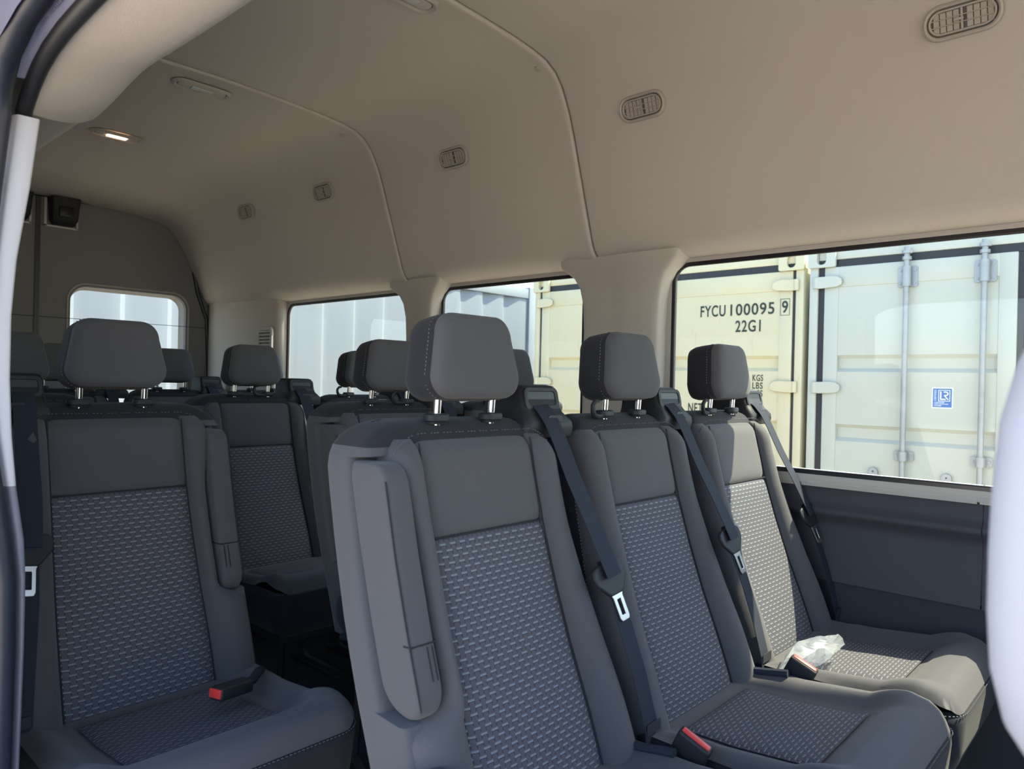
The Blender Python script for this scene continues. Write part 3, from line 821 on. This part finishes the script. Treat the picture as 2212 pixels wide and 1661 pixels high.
    t4 = MB(); add_plate(t4, rrect(.042, .013, .005, 4, .012, -.043), [], .004, Mt @ Matrix.Translation((0, 0, .018)), .001); BK(t4, 'tower_button', BLK, bt)
    bp = [(.200, -.000, 1.020), (.2005, -.016, 1.008), (.203, -.034, .985), (.206, -.052, .95), (.210, -.085, .88), (.216, -.122, .80), (.226, -.158, .72), (.238, -.190, .62), (.250, -.216, .53), (.260, -.236, .44), (.262, -.236, .40)]
    hw = .0235
    lt_ = (Vector((.229, -.170, .715)))
    def strip(mb, pts):
        rows = []
        for i, p in enumerate(pts):
            p = Vector(p); t = (Vector(pts[min(i+1, len(pts)-1)])-Vector(pts[max(i-1, 0)])).normalized()
            wv = Vector((1, .10, .12 if p.z > .7 else 0)).normalized(); wv = (wv-t*wv.dot(t)).normalized(); nn = t.cross(wv).normalized()
            rows.append([p+wv*hw+nn*.0008, p+wv*hw-nn*.0008, p-wv*hw-nn*.0008, p-wv*hw+nn*.0008])
        mb.loft(rows)
    mb = MB(); strip(mb, bp[:5]+[(.2165, -.128, .80), (.2275, -.1712, .709)]); sb = BK(mb, 'seat_belt', WEB, root, ang=40)
    mb = MB(); strip(mb, [(.2265, -.145, .735), (.2285, -.152, .715), (.233, -.168, .675)]+bp[7:]); BK(mb, 'lap_belt', WEB, sb, ang=40)
    t = Vector((.012, -.040, -.10)).normalized()
    xv = Vector((1, 0, .10)); xv = (xv-t*xv.dot(t)).normalized(); nv = xv.cross(-t)
    Ml = frame(Vector((.2275, -.1625, .703)), xv, -t, nv)
    mb = MB()
    add_plate(mb, [(-.045, .012), (-.042, .022), (-.031, .027), (.031, .027), (.042, .022), (.045, .012), (.042, -.002), (.021, -.024), (.016, -.027), (-.016, -.027), (-.021, -.024), (-.042, -.002)], [], .008, Ml, .003)
    la = BK(mb, 'latch_plate', BLK, sb)
    mb = MB()
    add_plate(mb, [(-.020, -.022), (.020, -.022), (.0135, -.034), (.0135, -.072), (.010, -.077), (-.010, -.077), (-.0135, -.072), (-.0135, -.034)], [rrect(.013, .030, .002, 3, 0, -.053)], .004, Ml, .001)
    BK(mb, 'latch_tongue', STEEL, sb)
    # care label near the belt anchor
    mb = MB(); mb.box((.240, -.2405, .432), (.284, -.2395, .452)); BK(mb, 'belt_label', LABEL, sb, smooth=False)
    # ---- buckle
    if kind == 'single': # lies across the cushion, button towards the window side (mirrored back)
        Mb = frame((-.075, -.42, .472), (.93, -.30, .12), (.30, .95, .0), (-.12, .03, 1))
        stalk = [(-.20, -.30, .44), (-.17, -.345, .458), (-.13, -.395, .466), (-.10, -.41, .470)]
        dims = (-.042, .040, .016, .012)
    else:            # tucked between the cushions, button face up
        Mb = frame((-.256, -.335, .455), (-.12, -.45, .885), (.14, -.89, -.43), (.98, .07, .17))
        stalk = [(-.285, -.20, .42), (-.288, -.26, .432), (-.285, -.315, .442)]
        dims = (-.05, .012, .030, .0115)
    l0, l1, wv_, hv_ = dims
    bk = MB(); bk.box((l0, -wv_, -hv_), (l1, wv_, hv_), .005, 3, Mb); bo = B(bk, 'buckle', BLK, root)
    bb = MB(); bb.box((l1-.004, -wv_*.86, -hv_*.55), (l1+.002, wv_*.86, hv_*.8 if kind == 'single' else hv_*.45), .0015, 2, Mb); B(bb, 'buckle_button', RED, bo)
    bs = MB(); bs.tube(stalk, .009, 8); B(bs, 'buckle_stalk', WEB, bo)
    return root

PROTO = {}
def seat(kind, x, y, label, grp, hook=None):
    if kind not in PROTO: o = PROTO[kind] = make_seat(kind)
    else: o = copy_tree(PROTO[kind])
    o.location = (x, y, 0)
    if y > 3.2: o.scale = (.9, 1, 1)
    tag(o, label, 'seat', grp)
    return o
def add_hook(o, s):
    mb = MB(); b = s*.066
    P = [(b-.01, -.004, .992), (b-.04, -.010, .992), (b-.055, -.014, .994), (b-.064, -.016, 1.003), (b-.066, -.017, 1.016), (b-.058, -.018, 1.026), (b-.048, -.019, 1.026)]
    mb.tube(P, [.006, .006, .006, .0055, .005, .005, .004], 8); mb.build('belt_hook', BLK, o)
C1, C2, C3, CS = .898, 1.388, 1.870, .592
R2, R3, R4, R5 = .935, 1.728, 2.540, 3.340
G = 'charcoal passenger seats of the van'
sl_ = []
sl_.append(seat('aisle', C1, R2, 'charcoal seat with folded-up armrest in the middle foreground, nearest of the front row', G))
sm = seat('middle', C2, R2, 'charcoal seat in the middle of the front row of three', G)
sw = seat('middle', C3, R2, 'window seat of the front row with sunlight on its woven panel', G)
ss = seat('single', CS, R3, 'lone charcoal seat at lower left beside the doorway pillar', G)
r3a = seat('aisle', C2-.038, R3, 'seat with folded armrest directly behind the nearest foreground seat', G)
r3w = seat('middle', C3-.01, R3, 'window seat mostly hidden behind the nearest head restraint', G)
r4s = seat('single', CS-.01, R4, 'seat behind the lone left seat, cut by the white doorway pillar', G)
r4a = seat('aisle', C2-.042, R4, 'shaded seat seen through the aisle, belt tower on its right', G)
r4w = seat('middle', C3-.03, R4, 'window seat two rows behind the nearest foreground seat, small dark head restraint', G)
r5 = []
for x, lab in ((.945, 'rearmost-row seat showing just left of the lone seat head restraint'), (1.385, 'rearmost-row seat showing just right of the lone seat head restraint'), (1.83, 'rearmost-row window seat hidden behind the seat in the aisle')):
    r5.append(seat('middle', x, R5, lab, G))
for o, s in ((sm, -1), (sw, -1), (r3w, -1), (r4w, -1), (r3a, 1), (r4a, 1)): add_hook(o, s)

# ------------------------------------------------------------------ clear plastic bag on the sunlit seat
BV = {'A': (1.613, .655, .432), 'B': (1.609, .61, .436), 'C': (1.723, .59, .436), 'D': (1.701, .565, .470), 'E': (1.815, .575, .462), 'F': (1.748, .57, .5), 'G': (1.642, .6, .513), 'H': (1.634, .61, .506), 'I': (1.626, .625, .49), 'J': (1.687, .58, .48), 'K': (1.66, .59, .483), 'L': (1.649, .60, .50), 'M': (1.656, .59, .472), 'N': (1.615, .60, .475), 'O': (1.60, .63, .471), 'Q': (1.696, .585, .506), 'R': (1.712, .575, .488), 'P': (1.70, .665, .455)}
ks = list(BV); ix = {k: i for i, k in enumerate(ks)}
bf = [tuple(ix[c] for c in t) for t in 'ABN ANO ONI NKI IKL ILH HLG GLQ LKJ LJR LRQ QRF FRE RDE JDR KCJ JCD NMK MCK BMN BCM'.split()]
ring = 'ABCDEFQGHIO'
bf += [(ix[ring[k]], ix[ring[(k+1) % 11]], ix['P']) for k in range(11)]
bm = bmesh.new(); vv = [bm.verts.new(BV[k]) for k in ks]
for f in bf: bm.faces.new([vv[i] for i in f])
bmesh.ops.subdivide_edges(bm, edges=bm.edges[:], cuts=3, use_grid_fill=True)
for v in bm.verts:
    q = v.co*38; v.co += Vector((noise.noise(q), noise.noise(q+Vector((7, 3, 1))), noise.noise(q+Vector((2, 9, 4)))))*.0055
mb = MB(); mb.bm(bm)
tag(mb.build('plastic_bag', FILM, ang=14), 'crumpled clear plastic bag lying on the sunlit window seat', 'bag')

# ------------------------------------------------------------------ shipping containers outside
ZG = -.68
XD = 5.2
def MF(x): return frame((x, 0, 0), (0, -1, 0), (0, 0, 1), (-1, 0, 0))   # plate XY -> (-y, z) facing the van
def container(y_near, paint, label, name='shipping_container'):
    """door end faces the van; y_near = end towards the van front; 2.44 wide"""
    W_ = 2.50; y0, y1 = y_near, y_near+W_; zt = 2.02
    r = empty(name, (XD, (y0+y1)/2, ZG)); tag(r, label, 'shipping container', 'shipping containers in the yard')
    O = Vector(r.location)
    def bl(mb, nm, m, par=r, **k):
        if par is r: mb.v = [tuple(Vector(p)-O) for p in mb.v]
        else: mb.v = [tuple(Vector(p)-O) for p in mb.v]
        return mb.build(nm, m, par, **k)
    mb = MB(); mb.box((XD+.10, y0+.01, ZG+.15), (XD+6.0, y1-.01, zt-.02))
    bl(mb, 'body', paint, smooth=False)
    for ya, yb_ in ((y0, y0+.058), (y1-.058, y1)):
        mb = MB(); mb.box((XD-.012, ya, ZG), (XD+.12, yb_, zt), .008, 2); bl(mb, 'corner_post', paint)
    mb = MB(); mb.box((XD-.004, y0+.06, 1.955), (XD+.12, y1-.06, zt), .006); bl(mb, 'top_rail', paint)
    mb = MB(); mb.box((XD-.004, y0+.06, ZG), (XD+.12, y1-.06, ZG+.16), .006); bl(mb, 'bottom_rail', paint)
    for yy in (y0-.004, y1-.174):
        mb = MB(); add_plate(mb, rrect(.178, .125, .01, 3, -(yy+.089), zt-.05), [rrect(.07, .10, .034, 6, -(yy+.089), zt-.05)], .03, MF(XD-.02), .004); bl(mb, 'corner_casting', paint)
    mid = (y0+y1)/2
    gk = .022 if y_near > 0 else .042
    for d0, d1 in ((y0+.058+gk, mid-.035), (mid+.035, y1-.058-gk)):
        mb = MB(); zb, ztp = ZG+.22, 1.905
        fw = .095
        # frame
        mb.box((XD-.006, d0, zb), (XD+.04, d0+fw, ztp), .006); mb.box((XD-.006, d1-fw, zb), (XD+.04, d1, ztp), .006)
        mb.box((XD-.0062, d0+fw-.004, ztp-.14), (XD+.04, d1-fw+.004, ztp-.0005), .006); mb.box((XD-.0062, d0+fw-.004, zb), (XD+.04, d1-fw+.004, zb+.10), .006)
        # pressed panel with inward ribs
        P = [(0, zb+.08)]
        for zr in (-.16, .305, .77, 1.24):
            P += [(0, zr-.055), (.030, zr-.030), (.030, zr+.036), (0, zr+.060)]
        P += [(0, ztp-.13)]
        ia, ib = d0+fw-.005, d1-fw+.005
        mb.loft([[(XD+x, y, z) for x, z in P] for y in (ia, ib)], closed=False)
        dr = bl(mb, 'door', paint, ang=25)
        # gasket
        mb = MB()
        g0, g1 = d0-gk-.004, d1+gk+.004
        if d0 > mid: g0 = mid+.002
        else: g1 = mid-.002
        g0 = max(g0, mid+.002) if d0 > mid else g0; g1 = min(g1, mid-.002) if d1 < mid else g1
        mb.box((XD+.004, g0, ztp-.002), (XD+.03, g1, 1.957)); mb.box((XD+.004, g0, zb-.05), (XD+.03, g1, zb))
        mb.box((XD+.004, g0, zb), (XD+.03, d0+.002, ztp)); mb.box((XD+.004, d1-.002, zb), (XD+.03, g1, ztp))
        bl(mb, 'gasket', GASK, dr, smooth=False)
        # lock bars with brackets
        if d0 > mid: bars = (d0+.18, d1-.62)
        else: bars = (d1-.18+.0, d0+.565)
        if name == 'x': pass
        for yb_ in bars_for(y_near, d0, d1, mid):
            mb = MB(); mb.cyl((XD-.042, yb_, ZG+.05), (XD-.042, yb_, 1.99), .0175, 14)
            lb = bl(mb, 'lock_bar', GALV)
            mb = MB()
            for zz, hh, ww in ((1.80, .065, .058), (.645, .03, .058), (-.3, .05, .058)):
                add_plate(mb, rrect(ww*2, hh*2, .012, 3, -yb_, zz), [], .008, MF(XD-.010), .001)
                mb.cyl((XD-.042, yb_, zz-hh), (XD-.042, yb_, zz+hh), .027, 14)
                for sy in (-1, 1):
                    for sz in ((-1, 1) if hh > .04 else (0,)): mb.cyl((XD-.012, yb_+sy*.043, zz+sz*hh*.65), (XD-.020, yb_+sy*.043, zz+sz*hh*.65), .009, 8)
            mb.cyl((XD-.042, yb_, 1.905), (XD-.042, yb_, 1.925), .028, 12); mb.cyl((XD-.042, yb_, 1.945), (XD-.042, yb_, 1.965), .030, 12)
            bl(mb, 'bar_bracket', GALV, lb, ang=30)
        # hinges
        s = -1 if d0 < mid else 1
        yp = y0 if s < 0 else y1
        for zz in (1.80, 1.075, .30, -.42):
            mb = MB(); pts = [(0, -.036), (.075, -.036), (.155, -.030), (.180, -.018), (.184, 0), (.180, .018), (.155, .034), (.10, .040), (.075, .036), (0, .036)]
            if s < 0: add_plate(mb, [(-(yp+.035)-u, zz+v) for u, v in pts], [], .018, MF(XD-.024), .004)
            else: add_plate(mb, [(-(yp-.035)+u, zz+v) for u, v in pts], [], .018, MF(XD-.024), .004)
            mb.cyl((XD-.024, yp-s*.05, zz-.037), (XD-.024, yp-s*.05, zz+.037), .017, 12)
            bl(mb, 'hinge', paint, ang=30)
    return r, bl
BARS = {}
def bars_for(yn, d0, d1, mid): return [y for y in BARS[yn] if d0 < y < d1]
BARS[1.985] = (3.06, 2.56-.0, 3.43, 4.05)
BARS[1.985] = (3.06, 3.44)
BARS[-.555] = (1.320, .893, .49, .07)
cr, crb = container(1.985, CREAM, 'cream shipping container with black stencilled code, seen through the side windows')
gr, grb = container(-.555, PALEG, 'pale grey-white shipping container with blue sticker, outside the right-hand window')

def put_text(mb, txt, y, z, size, xs, x=XD-.0075, align='LEFT', weight=0):
    vs, fs = text_geo(txt, size, xs, .001, weight, align)
    M = frame((x, y, z), (0, -1, 0), (0, 0, 1), (-1, 0, 0))
    mb.add([M @ v for v in vs], fs)
mb = MB()
XL = XD-.0065
SZ = .098/.69
def fit(txt, y0, y1, z, h, x=XD-.002, mbx=None):
    vs, fs = text_geo(txt, h/.70, 1, .001, h*.022)
    a = min(v.x for v in vs); b = max(v.x for v in vs); lo = min(v.y for v in vs); hi = max(v.y for v in vs)
    k = (y0-y1)/(b-a)
    M = frame((x, y0, z), (0, -1, 0), (0, 0, 1), (-1, 0, 0))
    kz = h/(hi-lo)
    (mbx or mb).add([M @ Vector(((v.x-a)*k, (v.y-lo)*kz, v.z)) for v in vs], fs)
fit('FYCU', 2.786, 2.578, 1.602, .088); fit('100095', 2.538, 2.198, 1.602, .088)
fit('9', 2.140, 2.096, 1.605, .088, XD-.0075)
add_plate(mb, [(-2.152, 1.588), (-2.083, 1.588), (-2.083, 1.708), (-2.152, 1.708)], [[(-2.149, 1.591), (-2.086, 1.591), (-2.086, 1.705), (-2.149, 1.705)]], .001, MF(XD-.0075))
fit('22G1', 2.495, 2.298, 1.478, .088)
fit('KGS', 2.351, 2.270, 1.113, .048); fit('LBS', 2.351, 2.272, 1.056, .048); fit('KGS', 2.351, 2.272, .999, .048)
fit('NET', 2.874, 2.752, .858, .075)
crb(mb, 'lettering', INK, smooth=False)
cr.children[-1]['label'] = 'black stencilled container code and weights'
# blue certification sticker
yA, yB, zA, zB = 1.168, 1.052, .961, 1.091
mb = MB(); add_plate(mb, [(-yA, zA), (-yB, zA), (-yB, zB), (-yA, zB)], [], .001, MF(XD-.001)); st = grb(mb, 'sticker', WHITE, smooth=False)
w_, h_ = yA-yB, zB-zA
def sp(u, v): return (-yA+u*w_, zA+v*h_)
mb = MB(); add_plate(mb, [sp(.045, .045), sp(.955, .045), sp(.955, .955), sp(.045, .955)], [], .001, MF(XD-.0018)); grb(mb, 'sticker_field', BLUE, st, smooth=False)
mb = MB(); XS = XD-.0026
add_plate(mb, [sp(.31, .34), sp(.87, .34), sp(.87, .88), sp(.31, .88)], [[sp(.335, .363), sp(.845, .363), sp(.845, .857), sp(.335, .857)]], .001, MF(XS))
add_plate(mb, [sp(.395, .41), sp(.66, .41), sp(.66, .46), sp(.455, .46), sp(.455, .81), sp(.395, .81)], [], .001, MF(XS))
arc = []
for k in range(13): a = PI/2-k*PI/12; arc.append((.66+.135*math.cos(a), .705+.105*math.sin(a)))
arc2 = []
for k in range(13): a = -PI/2+k*PI/12; arc2.append((.66+.08*math.cos(a), .705+.06*math.sin(a)))
add_plate(mb, [sp(.56, .81)]+[sp(*p) for p in arc]+[sp(.565, .60), sp(.61, .645)]+[sp(*p) for p in arc2]+[sp(.56, .765)], [], .001, MF(XS))
add_plate(mb, [sp(.575, .61), sp(.64, .61), sp(.81, .42), sp(.745, .42)], [], .001, MF(XS-.0002))
for k, (tx, ww) in enumerate((('CONTAINER', .48), ('CERTIFICATION', .65), ('SCHEME', .34))):
    ya = yA-.125*w_; fit(tx, ya, ya-ww*w_, zA+(.255-.078*k)*h_, .050*h_, XS, mb)
vs, fs = text_geo('CERTIFIED', .1, 1, .001)
a = min(v.x for v in vs); b = max(v.x for v in vs); lo = min(v.y for v in vs); hi = max(v.y for v in vs)
M = frame((XS, yA-.215*w_, zA+.36*h_), (0, 0, 1), (0, 1, 0), (-1, 0, 0))
mb.add([M @ Vector(((v.x-a)/(b-a)*.52*h_, (v.y-lo)/(hi-lo)*.095*w_, v.z)) for v in vs], fs)
grb(mb, 'sticker_lettering', WHITE, st, smooth=False)
# small rings at the foot of the grey door
for y in (1.498, 1.073):
    mb = MB(); add_plate(mb, rrect(.05, .075, .024, 6, -y, .515), [rrect(.016, .016, .0075, 6, -y, .53)], .02, MF(XD-.02), .004); grb(mb, 'handle_catch', GALV, ang=30)

# long corrugated container side behind the van
cw = empty('shipping_container', (3.6, 6.0, ZG)); tag(cw, 'grey-blue corrugated container side standing behind the rear doors', 'shipping container', 'shipping containers in the yard')
mb = MB(); pts = []
p = .3555; x = 3.898-.3555*10; x_end = 6.80
while x < x_end-.1:
    # bright side face (facing +x) centred at x ; valley, other side, crest
    for dx, dy in ((-.025, .0), (.025, .042), (.085, .042), (.250, .0)):
        if x+dx < x_end: pts.append((x+dx, dy))
    x += p
pts = [(x, y) for x, y in pts]
pts.append((x_end, 0.0))
mb.loft([[(a-3.6, b, z) for a, b in pts] for z in (.16, 2.80)], closed=False); mb.build('side_wall', CORR, cw, ang=20)
mb = MB(); mb.box((pts[0][0]-3.6, -.02, 2.78), (x_end-3.6, .10, 2.90), .008); mb.build('top_rail', CORR, cw)
mb = MB(); mb.box((pts[0][0]-3.6, -.02, 0), (x_end-3.6, .10, .17), .008); mb.build('bottom_rail', CORR, cw)
mb = MB(); mb.box((x_end-3.6, -.03, 0), (6.95-3.6, .15, 2.92), .01); mb.build('corner_post', CORR, cw)
mb = MB(); mb.box((pts[0][0]-3.6, .06, .02), (6.94-3.6, 2.4, 2.88)); mb.build('body', CORR, cw, smooth=False)

# ------------------------------------------------------------------ light
w = bpy.data.worlds.new('World'); S.world = w; w.use_nodes = True
nt = w.node_tree; nt.nodes.clear()
sky = nt.nodes.new('ShaderNodeTexSky'); sky.sky_type = 'NISHITA'; sky.sun_disc = False
SUN = Vector((.575, -.44, 1)).normalized()
sky.sun_elevation = math.asin(SUN.z); sky.sun_rotation = math.atan2(SUN.x, SUN.y)
sky.air_density = 1.0; sky.dust_density = 1.2; sky.ozone_density = 1
bg = nt.nodes.new('ShaderNodeBackground'); bg.inputs[1].default_value = .31
ou = nt.nodes.new('ShaderNodeOutputWorld')
nt.links.new(sky.outputs[0], bg.inputs[0]); nt.links.new(bg.outputs[0], ou.inputs[0])
L = bpy.data.lights.new('Sun', 'SUN'); L.energy = 7.5; L.angle = math.radians(.53); L.color = (1, .89, .68)
lo = bpy.data.objects.new('Sun', L); COL.objects.link(lo); lo.rotation_euler = SUN.to_track_quat('Z', 'Y').to_euler(); lo.location = (8, -8, 14)

# ------------------------------------------------------------------ camera
F = 1582.
yaw = math.radians(47.5); th = math.atan(.023); pit = math.atan(4/F)
fw = Vector((math.sin(yaw), math.cos(yaw), 0)); rt = Vector((math.cos(yaw), -math.sin(yaw), 0)); up = Vector((0, 0, 1))
f2 = fw*math.cos(pit)-up*math.sin(pit); u2 = up*math.cos(pit)+fw*math.sin(pit)
Rv = rt*math.cos(th)+u2*math.sin(th); Uv = u2*math.cos(th)-rt*math.sin(th)
cd = bpy.data.cameras.new('Camera'); cam = bpy.data.objects.new('Camera', cd); COL.objects.link(cam)
cam.matrix_world = frame((0, 0, ZC), Rv, Uv, -f2)
cd.sensor_width = 36; cd.sensor_fit = 'HORIZONTAL'; cd.lens = F/2212*36
cd.clip_start = .02; cd.clip_end = 300
cd.dof.use_dof = True; cd.dof.focus_distance = 1.9; cd.dof.aperture_fstop = 7.5
S.camera = cam
S.view_settings.view_transform = 'Standard'; S.view_settings.look = 'None'; S.view_settings.gamma = 1; S.view_settings.use_curve_mapping = False
S.view_settings.exposure = 1.74
